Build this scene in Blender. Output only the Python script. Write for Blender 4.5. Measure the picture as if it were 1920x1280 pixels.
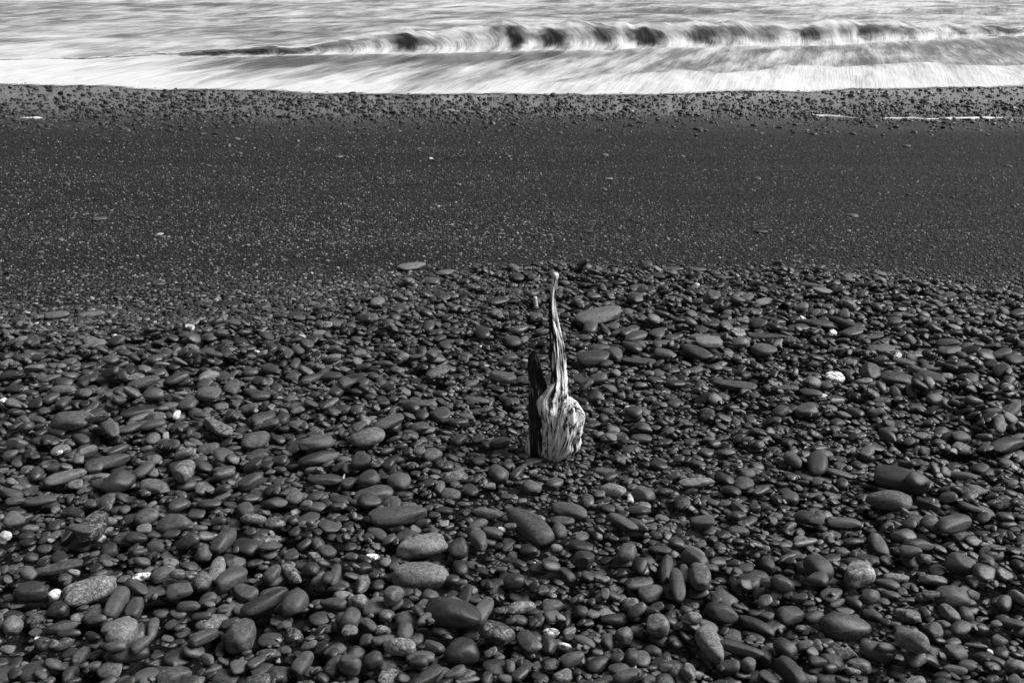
import bpy, math, random
import numpy as np
from mathutils import Matrix, Vector
random.seed(7); rng = np.random.default_rng(11)
for o in list(bpy.data.objects): bpy.data.objects.remove(o)
scene = bpy.context.scene; C = scene.collection
R = math.radians

# ------------------------------------------------------------------ camera
CAM_H, PITCH, LENS = 1.6, R(22), 35.0
cam_d = bpy.data.cameras.new('camera'); cam = bpy.data.objects.new('camera', cam_d); C.objects.link(cam)
cam.location = (0, 0, CAM_H); cam.rotation_euler = (R(90) - PITCH, 0, 0)
cam_d.lens = LENS; cam_d.sensor_width = 36; cam_d.clip_start = 0.05; cam_d.clip_end = 9000
scene.camera = cam
# ------------------------------------------------------------------ sky, sun, exposure
SUN_EL, SUN_AZ = 45.0, 84.0            # azimuth: degrees clockwise from +Y (the sea), so towards the right
w = bpy.data.worlds.new('World'); scene.world = w; w.use_nodes = True
nt = w.node_tree; bg = nt.nodes['Background']
sky = nt.nodes.new('ShaderNodeTexSky'); sky.sky_type = 'NISHITA'; sky.sun_disc = False
sky.sun_elevation = R(SUN_EL); sky.sun_rotation = R(SUN_AZ); sky.air_density = 0.75; sky.dust_density = 1.0; sky.ozone_density = 1.0
bw = nt.nodes.new('ShaderNodeRGBToBW')           # black and white photograph: neutral light
nt.links.new(sky.outputs[0], bw.inputs[0]); nt.links.new(bw.outputs[0], bg.inputs[0]); bg.inputs[1].default_value = 0.05
sd = bpy.data.lights.new('sun', 'SUN'); sd.energy = 3.4; sd.angle = R(34); sd.color = (1, 1, 1)
sun = bpy.data.objects.new('sun', sd); C.objects.link(sun)
sdir = Vector((math.sin(R(SUN_AZ)) * math.cos(R(SUN_EL)), math.cos(R(SUN_AZ)) * math.cos(R(SUN_EL)), math.sin(R(SUN_EL))))
sun.rotation_euler = sdir.to_track_quat('Z', 'Y').to_euler()
vs = scene.view_settings; vs.view_transform = 'Standard'; vs.look = 'None'; vs.gamma = 1; vs.exposure = 0.82

# ------------------------------------------------------------------ helpers
FPX = 1920 * LENS / 36
def ray(u, v):
    a = (np.asarray(u, float) - 960) / FPX; b = -(np.asarray(v, float) - 640) / FPX
    return a, math.cos(PITCH) + b * math.sin(PITCH), -math.sin(PITCH) + b * math.cos(PITCH)
def on_plane(u, v, z):
    dx, dy, dz = ray(u, v); t = (z - CAM_H) / dz
    return dx * t, dy * t
def to_px(x, y, z):
    fw = y * math.cos(PITCH) - (z - CAM_H) * math.sin(PITCH); up = y * math.sin(PITCH) + (z - CAM_H) * math.cos(PITCH)
    return 960 + FPX * x / fw, 640 - FPX * up / fw
def hashf(ix, iy, iz, s):
    h = (ix.astype(np.int64) * 374761393 + iy.astype(np.int64) * 668265263 + iz.astype(np.int64) * 2147483647 + s * 974634777) & 0xffffffff
    h = ((h ^ (h >> 13)) * 1274126177) & 0xffffffff
    h = ((h ^ (h >> 16)) * 2246822519) & 0xffffffff
    return ((h ^ (h >> 15)) & 0xffffff) / float(0xffffff)
def vnoise(x, y, z=0.0, s=0):
    x, y, z = np.broadcast_arrays(np.asarray(x, float), np.asarray(y, float), np.asarray(z, float))
    fx, fy, fz = np.floor(x), np.floor(y), np.floor(z)
    tx, ty, tz = x - fx, y - fy, z - fz
    tx, ty, tz = [t * t * (3 - 2 * t) for t in (tx, ty, tz)]
    out = 0
    for i in (0, 1):
        for j in (0, 1):
            for k in (0, 1):
                out = out + hashf(fx + i, fy + j, fz + k, s) * (tx if i else 1 - tx) * (ty if j else 1 - ty) * (tz if k else 1 - tz)
    return out * 2 - 1
def fbm(x, y, z=0.0, s=0, n=4, g=0.5):
    o, a, f = 0, 1, 1
    for i in range(n):
        o = o + a * vnoise(np.asarray(x) * f, np.asarray(y) * f, np.asarray(z) * f, s + i); a *= g; f *= 2.03
    return o
def sstep(a, b, x):
    t = np.clip((np.asarray(x, float) - a) / (b - a), 0, 1); return t * t * (3 - 2 * t)
def mesh_from(name, V, F, smooth=True):
    m = bpy.data.meshes.new(name); m.from_pydata([tuple(p) for p in V], [], F)
    if smooth: m.polygons.foreach_set('use_smooth', [True] * len(m.polygons))
    m.update(); return m
def attr(m, name, vals, typ='FLOAT'):
    a = m.attributes.new(name, typ, 'POINT')
    a.data.foreach_set('value' if typ in ('FLOAT', 'INT') else 'vector', np.asarray(vals, dtype=np.int32 if typ == 'INT' else np.float32).ravel())
def link(name, m, mat=None, parent=None, label=None, cat=None, group=None, kind=None):
    o = bpy.data.objects.new(name, m); C.objects.link(o)
    if mat is not None and m is not None and not m.materials: m.materials.append(mat)
    if parent: o.parent = parent
    for k, v in (('label', label), ('category', cat), ('group', group), ('kind', kind)):
        if v: o[k] = v
    return o
def grid_faces(nr, nc, wrap=False):
    i = np.arange(nr - 1)[:, None]; j = np.arange(nc if wrap else nc - 1)[None, :]; j2 = (j + 1) % nc
    return np.stack(np.broadcast_arrays(i * nc + j, i * nc + j2, (i + 1) * nc + j2, (i + 1) * nc + j), -1).reshape(-1, 4).tolist()

# ------------------------------------------------------------------ node materials
class NB:
    def __init__(s, name):
        s.m = bpy.data.materials.new(name); s.m.use_nodes = True; s.t = s.m.node_tree; s.p = s.t.nodes['Principled BSDF']
    def n(s, typ, **kw):
        x = s.t.nodes.new(typ)
        for k, v in kw.items(): setattr(x, k, v)
        return x
    def l(s, a, b): s.t.links.new(a, b)
    def math(s, op, a, b=None, c=None, clamp=False):
        x = s.n('ShaderNodeMath', operation=op, use_clamp=clamp)
        for i, v in enumerate((a, b, c)):
            if v is None: continue
            if hasattr(v, 'is_linked'): s.l(v, x.inputs[i])
            else: x.inputs[i].default_value = v
        return x.outputs[0]
    def noise(s, vec, scale, detail=3, rough=0.5, dist=0.0):
        x = s.n('ShaderNodeTexNoise'); s.l(vec, x.inputs['Vector'])
        x.inputs['Scale'].default_value = scale; x.inputs['Detail'].default_value = detail
        x.inputs['Roughness'].default_value = rough; x.inputs['Distortion'].default_value = dist
        return x.outputs[0]
    def vmul(s, vec, xyz):
        x = s.n('ShaderNodeVectorMath', operation='MULTIPLY'); s.l(vec, x.inputs[0]); x.inputs[1].default_value = xyz; return x.outputs[0]
    def rng(s, v, a, b, c, d, smooth=False):
        x = s.n('ShaderNodeMapRange', interpolation_type='SMOOTHSTEP' if smooth else 'LINEAR'); s.l(v, x.inputs[0])
        for i, q in enumerate((a, b, c, d)): x.inputs[i + 1].default_value = q
        return x.outputs[0]
    def attr(s, name, typ='GEOMETRY'):
        return s.n('ShaderNodeAttribute', attribute_name=name, attribute_type=typ)
    def grey(s, v, sock='Base Color'): s.l(v, s.p.inputs[sock])
    def bump(s, h, strength, dist):
        x = s.n('ShaderNodeBump'); s.l(h, x.inputs['Height']); x.inputs['Strength'].default_value = strength
        x.inputs['Distance'].default_value = dist; s.l(x.outputs[0], s.p.inputs['Normal'])

def stone_material(name='beach_stone', gravel=False):
    b = NB(name); pos = b.n('ShaderNodeNewGeometry').outputs['Position']
    tone = b.attr('tone', 'INSTANCER').outputs['Fac']; spk = b.attr('speck', 'INSTANCER').outputs['Fac']
    dry = b.attr('dry', 'INSTANCER').outputs['Fac']
    grain = b.noise(pos, 250, 4, .85); mid = b.noise(pos, 95, 3, .65); blot = b.noise(pos, 34, 4, .6)
    # grain contrast grows with speck
    amp = b.math('MULTIPLY_ADD', spk, 2.8, 1.0)
    gsum = b.math('ADD', b.math('SUBTRACT', grain, 0.5), b.math('MULTIPLY', b.math('SUBTRACT', mid, 0.5), 0.8))
    f = b.math('MULTIPLY_ADD', gsum, b.math('MULTIPLY', amp, 1.9), 1.0)
    f = b.math('MAXIMUM', f, 0.3)
    f = b.math('MULTIPLY', f, b.rng(blot, .3, .7, .78, 1.22))
    col = b.math('MULTIPLY', tone, f)
    # pale quartz veins and patches on veined stones
    vn = b.noise(b.vmul(pos, (1.0, 1.0, 1.6)), 42, 3, .55, 0.8)
    vein = b.rng(b.math('ABSOLUTE', b.math('SUBTRACT', vn, 0.5)), 0.0, 0.035, 1, 0, True)
    patch = b.rng(b.noise(pos, 75, 5, .75, 0.5), .53, .63, 0, 1, True)
    vm = b.math('MULTIPLY', b.math('MAXIMUM', b.math('MULTIPLY', vein, .45), patch), b.rng(spk, .45, .95, 0, 1))
    # thin single vein lines on a few ordinary stones
    obj = b.n('ShaderNodeTexCoord').outputs['Object']; rnd = b.n('ShaderNodeObjectInfo').outputs['Random']
    line = b.rng(b.math('ABSOLUTE', b.math('SUBTRACT', b.noise(obj, .55, 1, .3, .2), 0.56)), 0, 0.008, 1, 0, True)
    col = b.math('ADD', col, b.math('MULTIPLY', b.math('MULTIPLY', line, b.math('GREATER_THAN', rnd, .9)), .16))
    # white stones: dark pits
    pit = b.rng(b.noise(pos, 95, 4, .65), .36, .54, .12, .9, True)
    iswhite = b.math('GREATER_THAN', tone, 0.3)
    iswhite = b.math('MULTIPLY', iswhite, b.rng(spk, .0, .8, .25, 1.0))
    pit = b.math('ADD', b.math('MULTIPLY', pit, iswhite), b.math('SUBTRACT', 1.0, iswhite))
    col = b.math('MULTIPLY', col, pit)
    wht = b.math('GREATER_THAN', tone, .3)
    col = b.math('MULTIPLY', col, b.math('MAXIMUM', b.math('MULTIPLY_ADD', dry, .66, .47), wht))
    col = b.math('ADD', col, b.math('MULTIPLY', vm, .30)); b.grey(col)
    b.grey(b.math('ADD', b.rng(blot, .3, .7, -.06, .08), .72 if gravel else b.math('MULTIPLY_ADD', dry, .26, .37)), 'Roughness')
    if gravel: b.p.inputs['Specular IOR Level'].default_value = .35
    else: b.grey(b.math('MULTIPLY_ADD', dry, -.25, .64), 'Specular IOR Level')
    b.bump(b.math('ADD', grain, b.math('MULTIPLY', mid, 1.5)), .45, .0022)
    return b.m
M_STONE = stone_material(); M_GRAVEL = stone_material('fine_gravel', True)

def sand_material():
    b = NB('black_sand'); pos = b.n('ShaderNodeNewGeometry').outputs['Position']
    wet = b.attr('wet').outputs['Fac']
    fine = b.noise(pos, 260, 3, .75); mid = b.noise(pos, 60, 4, .7); big = b.noise(b.vmul(pos, (.10, 1.9, 1)), 1.0, 4, .6)
    vor = b.n('ShaderNodeTexVoronoi'); b.l(pos, vor.inputs['Vector']); vor.inputs['Scale'].default_value = 130
    cell = b.n('ShaderNodeSeparateColor'); b.l(vor.outputs['Color'], cell.inputs[0])
    c = b.math('MULTIPLY', b.rng(fine, .3, .7, .6, 1.4), b.rng(cell.outputs[0], 0, 1, .45, 1.5))
    c = b.math('MULTIPLY', c, b.rng(big, .35, .65, .7, 1.3))
    spark = b.math('MULTIPLY', b.math('GREATER_THAN', cell.outputs[1], .95), .10)
    c = b.math('ADD', b.math('MULTIPLY', c, .011), spark)
    c = b.math('MULTIPLY', c, b.rng(wet, 0, 1, 1.0, .8))
    b.grey(c)
    b.grey(b.math('ADD', b.rng(wet, 0, 1, .8, .16), b.math('MULTIPLY', b.math('SUBTRACT', mid, .5), .2)), 'Roughness')
    b.grey(b.rng(wet, 0, 1, .22, .5), 'Specular IOR Level')
    h = b.math('ADD', b.math('MULTIPLY', vor.outputs['Distance'], -1.2), b.math('ADD', mid, fine))
    bp = b.n('ShaderNodeBump'); b.l(h, bp.inputs['Height']); bp.inputs['Distance'].default_value = .006
    b.l(b.rng(wet, 0, 1, .9, .04), bp.inputs['Strength']); b.l(bp.outputs[0], b.p.inputs['Normal'])
    b.l(b.math('MULTIPLY', wet, b.rng(b.noise(b.vmul(pos, (.5, 1.2, 1)), 1.3, 4, .6), .35, .65, .08, .5)), b.p.inputs['Coat Weight']); b.p.inputs['Coat Roughness'].default_value = .12
    return b.m
M_SAND = sand_material()

def sea_material():
    b = NB('foamy_sea'); flow = b.attr('flow').outputs['Vector']; foam = b.attr('foam').outputs['Fac']
    pos = b.n('ShaderNodeNewGeometry').outputs['Position']
    n1 = b.noise(flow, 1.0, 4, .55, .3); n2 = b.noise(b.vmul(flow, (3.1, 1.6, 1)), 1.0, 5, .65, .2); n3 = b.noise(b.vmul(flow, (11, 2.2, 1)), 1.0, 3, .6)
    s = b.math('ADD', foam, b.math('MULTIPLY', b.math('SUBTRACT', n1, .5), 1.9))
    s = b.math('ADD', s, b.math('MULTIPLY', b.math('SUBTRACT', n2, .5), 1.1))
    s = b.math('ADD', s, b.math('MULTIPLY', b.math('SUBTRACT', n3, .5), .55))
    fm = b.rng(s, -.05, 1.25, 0, 1, True)
    b.grey(b.math('MULTIPLY_ADD', fm, .53, .08))
    b.grey(b.math('MULTIPLY_ADD', fm, .6, .25), 'Roughness')
    b.grey(b.math('MULTIPLY_ADD', fm, -.35, .5), 'Specular IOR Level')
    b.p.inputs['IOR'].default_value = 1.33
    h = b.math('ADD', n2, b.math('MULTIPLY', n3, .5))
    b.bump(h, .5, .05)
    # the last thin film of the swash breaks up into patches of foam
    ed = b.attr('edge').outputs['Fac']; en = b.math('ADD', b.math('MULTIPLY', n2, .5), b.math('MULTIPLY', b.noise(pos, 14, 5, .7), .9))
    b.grey(b.rng(b.math('ADD', ed, b.math('MULTIPLY', b.math('SUBTRACT', en, .7), 1.5)), .15, .85, 0, 1, True), 'Alpha')
    return b.m
M_SEA = sea_material()

def wood_material(name, lo, hi, a, bb):
    b = NB(name); g = b.attr('grain').outputs['Vector']
    n1 = b.noise(g, 1.0, 4, .6, .6); n2 = b.noise(b.vmul(g, (3.2, 2.2, 1)), 1.0, 4, .65, .3)
    pos = b.n('ShaderNodeNewGeometry').outputs['Position']; fine = b.noise(pos, 420, 3, .6)
    s = b.math('ADD', b.math('MULTIPLY', n1, .62), b.math('MULTIPLY', n2, .38))
    s = b.math('SUBTRACT', s, b.math('MULTIPLY', b.attr('left_dark').outputs['Fac'], .16))
    t = b.rng(s, a, bb, 0, 1, True)
    c = b.math('MULTIPLY_ADD', t, hi - lo, lo)
    c = b.math('MULTIPLY', c, b.rng(fine, .3, .7, .8, 1.15))
    b.grey(c); b.p.inputs['Roughness'].default_value = .62; b.p.inputs['Specular IOR Level'].default_value = .35
    b.bump(b.math('ADD', s, b.math('MULTIPLY', fine, .15)), .8, .006)
    return b.m
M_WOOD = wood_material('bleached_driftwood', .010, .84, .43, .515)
M_WOOD_DARK = wood_material('dark_driftwood', .010, .40, .53, .66)
M_TIP = wood_material('bleached_wood_end', .3, .68, .3, .6)

def plain_foam():
    b = NB('stranded_foam'); pos = b.n('ShaderNodeNewGeometry').outputs['Position']
    b.grey(b.rng(b.noise(pos, 120, 3), .3, .7, .5, .85)); b.p.inputs['Roughness'].default_value = .7
    return b.m
M_FOAM = plain_foam()

# ------------------------------------------------------------------ terrain
Z_SEA = -0.42
SHORE = [(-900, 120), (-300, 143), (0, 153), (150, 158), (300, 163), (500, 168), (700, 172), (850, 174), (1050, 174), (1300, 172), (1450, 169), (1600, 165), (1750, 162), (1920, 160), (2300, 152), (3000, 140)]
SHW = np.array([on_plane(u, v, Z_SEA) for u, v in SHORE])
def shore_y(x): return np.interp(x, SHW[:, 0], SHW[:, 1])
def ground(x, y):
    x = np.asarray(x, float); y = np.asarray(y, float)
    y = y - sstep(9.5, 13.5, y) * (shore_y(x) - 13.9)
    z = np.interp(y, [-20, 0, 4.6, 5.4, 11.0, 14.3, 20, 60, 4000], [.25, .02, 0, -.05, -.26, -.44, -.75, -2.5, -40])
    z = z + .012 * fbm(x * .5, y * .9, 0, 3, 3) * sstep(14.5, 11, y)
    return z
def px_ground(u, v, dz=0.0):
    z = 0.0
    for _ in range(12):
        x, y = on_plane(u, v, z); z = ground(x, y) + dz
    return float(x), float(y), float(z)
xs = np.concatenate([-np.geomspace(12, 3000, 26)[::-1], np.linspace(-11.8, 11.8, 200), np.geomspace(12, 3000, 26)])
ys = np.concatenate([-np.geomspace(1, 3000, 24)[::-1], np.linspace(0, 16, 220), np.geomspace(16.3, 4000, 24)])
GX, GY = np.meshgrid(xs, ys); GZ = ground(GX, GY)
EDGE = [(-700, 640), (-200, 620), (0, 603), (150, 592), (300, 580), (420, 562), (560, 552), (700, 535), (820, 522), (950, 514), (1150, 508), (1300, 508), (1500, 512), (1650, 520), (1800, 532), (1920, 545), (2300, 570), (2700, 590)]
ep = np.array([px_ground(u, v)[:2] for u, v in EDGE])
def bank_edge(x): return np.interp(x, ep[:, 0], ep[:, 1])
GZ = GZ - .045 * sstep(.1, -.25, GY - bank_edge(GX))            # the shingle lies in a shallow bed
m = mesh_from('beach_sand', np.stack([GX, GY, GZ], -1).reshape(-1, 3), grid_faces(len(ys), len(xs)))
wet = sstep(9.7, 11.9, GY + .25 * fbm(GX * .4, GY * .4, 0, 9, 2))
attr(m, 'wet', wet.ravel())
link('beach_sand', m, M_SAND, kind='structure')

# ------------------------------------------------------------------ pebble prototypes
import bmesh
def unit_ico(sub):
    bm = bmesh.new(); bmesh.ops.create_icosphere(bm, subdivisions=sub, radius=1)
    V = np.array([v.co[:] for v in bm.verts]); F = [[v.index for v in f.verts] for f in bm.faces]; bm.free(); return V, F
ICO = {k: unit_ico(k) for k in (1, 2, 3, 4)}
def pebble_shape(seed, sub, ang=0.0):
    V, F = ICO[sub]; r = np.random.default_rng(seed); n = V.copy()
    p = 2.0 + r.uniform(0.0, .9)                      # a little boxier than an ellipsoid
    k = (np.abs(n) ** p).sum(1) ** (1 / p); P = n / k[:, None]
    o = r.uniform(0, 50, 3)
    P = P * (1 + .13 * fbm(n[:, 0] * .9 + o[0], n[:, 1] * .9 + o[1], n[:, 2] * .9 + o[2], seed, 2)[:, None]
               + .018 * fbm(n[:, 0] * 3 + o[1], n[:, 1] * 3 + o[0], n[:, 2] * 3, seed + 5, 2)[:, None])
    P[:, 1] *= 1 + r.uniform(-.28, .28) * P[:, 0]     # egg or pear taper
    P[:, 2] *= 1 + r.uniform(-.15, .15) * P[:, 0]
    for _ in range(r.integers(1, 4) + int(ang * 5)):   # worn-down flats
        d = r.normal(size=3); d /= np.linalg.norm(d); lim = r.uniform(.70, .92) - .1 * ang
        h = P @ d; e = np.maximum(h - lim, 0); P = P - np.outer(e * (.72 + .2 * ang), d)
    lo, hi = P.min(0), P.max(0); P = (P - (lo + hi) / 2) / ((hi - lo) / 2)
    return P, F
NP_ROUND, NP_ANG = 16, 5
PROTO = {}
def proto_mesh(i, sub, mat=None):
    mat = mat or M_STONE
    if (i, sub, mat.name) not in PROTO:
        P, F = pebble_shape(100 + i, sub, 0.0 if i < NP_ROUND else .8)
        mm = mesh_from('pebble_shape', P, F); mm.materials.append(mat); PROTO[(i, sub, mat.name)] = mm
    return PROTO[(i, sub, mat.name)]
def proto_collection(name, sub, n, mat=None):
    c = bpy.data.collections.new(name)
    for i in range(n):
        o = bpy.data.objects.new('%s_%02d' % (name, i), proto_mesh(i, sub, mat)); c.objects.link(o)
    return c
def scatter_tree(name, coll):
    t = bpy.data.node_groups.new(name, 'GeometryNodeTree')
    t.interface.new_socket('Geometry', in_out='INPUT', socket_type='NodeSocketGeometry'); t.interface.new_socket('Geometry', in_out='OUTPUT', socket_type='NodeSocketGeometry')
    N = t.nodes.new; i, o = N('NodeGroupInput'), N('NodeGroupOutput')
    ci = N('GeometryNodeCollectionInfo'); ci.inputs[0].default_value = coll; ci.inputs[1].default_value = True; ci.inputs[2].default_value = True
    ip = N('GeometryNodeInstanceOnPoints'); ip.inputs['Pick Instance'].default_value = True
    def na(nm, typ):
        x = N('GeometryNodeInputNamedAttribute'); x.data_type = typ; x.inputs[0].default_value = nm; return x.outputs[0]
    L = t.links.new
    L(i.outputs[0], ip.inputs['Points']); L(ci.outputs[0], ip.inputs['Instance']); L(na('pid', 'INT'), ip.inputs['Instance Index'])
    e2r = N('FunctionNodeEulerToRotation'); L(na('rot', 'FLOAT_VECTOR'), e2r.inputs[0]); L(e2r.outputs[0], ip.inputs['Rotation'])
    L(na('scl', 'FLOAT_VECTOR'), ip.inputs['Scale']); L(ip.outputs[0], o.inputs[0])
    return t
def scatter(name, P, rot, scl, pid, tone, speck, coll, label, cat):
    m = bpy.data.meshes.new(name); m.vertices.add(len(P)); m.vertices.foreach_set('co', np.asarray(P, np.float32).ravel())
    attr(m, 'rot', rot, 'FLOAT_VECTOR'); attr(m, 'scl', scl, 'FLOAT_VECTOR'); attr(m, 'pid', pid, 'INT'); attr(m, 'tone', tone); attr(m, 'speck', speck); attr(m, 'dry', rng.random(len(P)) ** 1.4)
    m.update(); o = link(name, m, M_STONE, label=label, cat=cat, kind='stuff')
    md = o.modifiers.new('scatter', 'NODES'); md.node_group = scatter_tree(name + '_nodes', coll)
    return o
COLL_P = proto_collection('pebble_shapes', 3, NP_ROUND + NP_ANG)
COLL_S = proto_collection('grain_shapes', 2, 10, M_GRAVEL)

# ------------------------------------------------------------------ stones traced from the photograph: x y length width tilt code
# (tone d dark, m mid, l light, w white; texture . smooth, g granite, v veined, k mottled; ! angular)
TR = {}
TR[(0, 860)] = """182 770 180 115 0 d. A1;307 770 65 68 0 w. A2;512 765 265 135 18 lv A3;810 665 130 48 5 wv A4;665 840 175 100 92 m.;765 870 125 90 100 m.;
857 960 120 62 105 m.;690 1010 165 148 70 lg A5;80 975 110 105 0 lg A6;1360 1020 190 165 60 mg A7;1665 880 150 130 60 m.;1500 875 260 95 22 d. A8;985 390 200 115 0 m. A9;
525 380 175 140 70 dv A10;665 150 180 125 15 d.;870 165 200 85 -12 lg A11;1045 120 130 115 -60 lk A12;1015 175 90 50 -15 l.;1415 195 125 90 20 m.;1408 250 95 55 10 m.;
1385 325 105 80 -20 m.;1555 295 135 70 5 d.;1260 465 150 95 65 mg;1500 465 165 60 12 mv;610 525 110 85 -20 d.;330 635 255 70 12 mg A13;1640 650 165 70 -30 mv A14;
1530 645 100 80 50 mg;1310 625 140 95 -10 d!;1240 625 140 90 100 lg A15;1155 575 95 90 90 m.;1145 735 120 110 95 mk;1010 745 145 80 8 m.;920 675 125 85 30 m.;1005 675 95 60 0 lk;
1300 720 170 120 45 m.;1375 775 150 95 -20 m.;1540 770 155 80 12 mk;1655 775 80 75 40 m.;1805 730 120 90 -30 mk;1885 655 145 65 95 m.;775 770 165 60 -22 m.;1155 935 130 70 -15 mv;
1305 940 110 60 10 m.;1150 1035 155 85 45 m.;1175 1170 110 65 -35 m.;740 1180 215 105 12 d.;980 1235 180 110 25 mg;395 1225 120 90 100 m.;345 965 185 75 12 d.;395 1015 130 50 5 m.;
520 1005 110 50 -20 d.;550 955 120 55 5 m.;455 1140 110 80 90 mk;1650 1010 120 95 -30 dv;1705 1165 130 90 55 m.;1890 1195 130 90 60 mg;135 55 60 40 0 l.;370 110 200 75 18 l.;
490 130 190 45 5 l.;610 45 230 80 10 m.;1790 45 220 70 12 d.;1830 115 200 60 5 d.;1265 130 145 60 -12 mg;1180 262 130 50 5 mg;420 320 140 65 -10 d.;240 300 160 50 12 m.;
100 340 115 50 0 d.;770 455 120 60 5 d.;480 520 150 50 -5 m.;1245 1075 90 60 -80 mg;800 1085 110 70 45 m.;1510 1115 140 60 5 dv;660 1120 120 60 5 m.;150 445 85 65 0 d.;
390 455 90 50 85 d.;180 570 80 60 0 d.;30 430 65 50 0 w. A16;1660 240 70 40 30 lv;1880 870 160 55 -3 m.;330 860 110 95 0 d.;905 875 90 60 0 m.;1050 865 130 60 5 m.;1135 890 120 50 0 m.;
1175 840 100 65 25 m.;210 95 80 70 -50 m.;800 95 110 70 30 m.;540 90 100 55 5 l.;100 285 100 50 15 m.;60 215 150 60 -5 m.;1460 20 130 70 10 m.;930 100 40 40 0 d.;1750 620 100 80 0 d.;1850 760 80 70 30 d."""
TR[(640, 860)] = """315 270 330 115 4 m. B1;180 205 220 95 10 m.;325 155 135 95 -5 m. B2;455 500 290 130 10 lg B3;450 655 325 145 -2 lg B4;500 775 100 85 0 m.;600 730 85 70 0 m.;630 945 320 150 -5 d. B5;
795 855 165 100 60 m. B6;870 1030 200 120 -15 dv B7;675 1110 190 140 15 d. B8;335 1135 190 110 -15 lv B9;470 1170 200 85 25 d.;50 1195 120 130 90 m.;180 1145 110 85 10 d.;245 1060 155 75 12 m.;
358 980 115 100 80 m.;55 960 120 110 90 m.;130 895 125 70 -30 m.;250 890 80 70 0 lk;230 965 100 60 -10 lv;145 1030 85 80 0 m.;520 1070 130 70 -15 m.;290 770 120 105 20 mg;95 820 115 90 -15 lk;
120 720 110 80 75 lk;200 430 140 75 -25 m.;660 510 110 110 0 d.;775 505 130 95 -60 m.;668 605 95 80 -50 d.;850 420 120 65 0 m.;745 410 85 75 0 m.;1045 400 300 130 -33 mg B10;825 310 180 60 -12 lg;
1280 305 215 95 -15 m. B11;1245 370 135 65 0 m.;1225 430 95 85 75 mg;1210 508 75 55 0 lk;1335 490 160 45 0 m.;885 95 120 110 -30 m. B12;990 78 90 55 45 m.;1070 175 115 85 0 m.;1530 185 140 80 -10 lg;
1700 210 120 85 -10 m.;1628 225 55 38 80 w! B13;1700 280 85 55 0 lk;1385 245 85 75 90 mk;615 210 115 80 0 mg;640 130 140 65 5 mv;555 165 80 60 90 m.;155 125 130 85 10 d.;585 295 115 50 0 d.;265 40 75 55 0 m.;
1580 385 165 70 -25 m.;1605 545 110 95 20 mg;1650 370 120 50 -25 m.;1885 480 90 75 0 mk;1270 660 110 70 -50 m.;1365 620 120 95 0 d!;1790 555 130 50 -5 d.;975 695 125 95 -5 d.;970 590 150 65 -15 d.;
1055 545 100 65 -10 d.;1690 705 160 55 12 m.;1825 660 170 75 65 d.;1890 725 175 85 85 m.;1740 785 145 95 10 m.;1625 840 100 80 0 lk;1185 835 125 75 12 m.;1015 860 160 70 8 lv B14;645 830 140 90 -20 mk;
1540 910 165 65 0 d.;1780 950 130 125 0 lk B15;1590 1025 100 100 0 lk;1495 1035 95 80 90 m.;1170 1055 110 90 85 m.;1180 990 95 50 0 wv B16;1255 1065 75 40 -20 w! B17;1365 1055 130 60 -15 m.;1300 1170 140 75 12 m.;
1445 1165 150 85 20 d.;1610 1230 170 80 10 m.;1245 1235 110 80 10 lk;1630 1150 90 90 0 d.;1440 1105 65 45 0 l.;640 1215 145 70 20 m.;710 1240 150 45 8 lg;820 1205 85 60 80 m.;1890 1215 90 70 60 lk;1280 975 85 50 25 lk;
1850 1165 150 60 15 d.;1750 1090 110 75 -15 m.;1270 900 100 50 80 m.;120 620 100 65 15 d.;175 555 85 45 0 wv;40 165 90 70 0 m.;770 370 110 60 10 m.;1350 870 80 70 0 d.;1660 980 100 50 -10 m.;920 1240 90 50 0 m.;
440 1240 110 60 5 d.;60 1115 130 90 30 d.;1450 220 70 50 0 m.;1080 25 110 40 10 m.;1480 80 120 45 0 m.;1640 165 70 45 0 l."""
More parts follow.
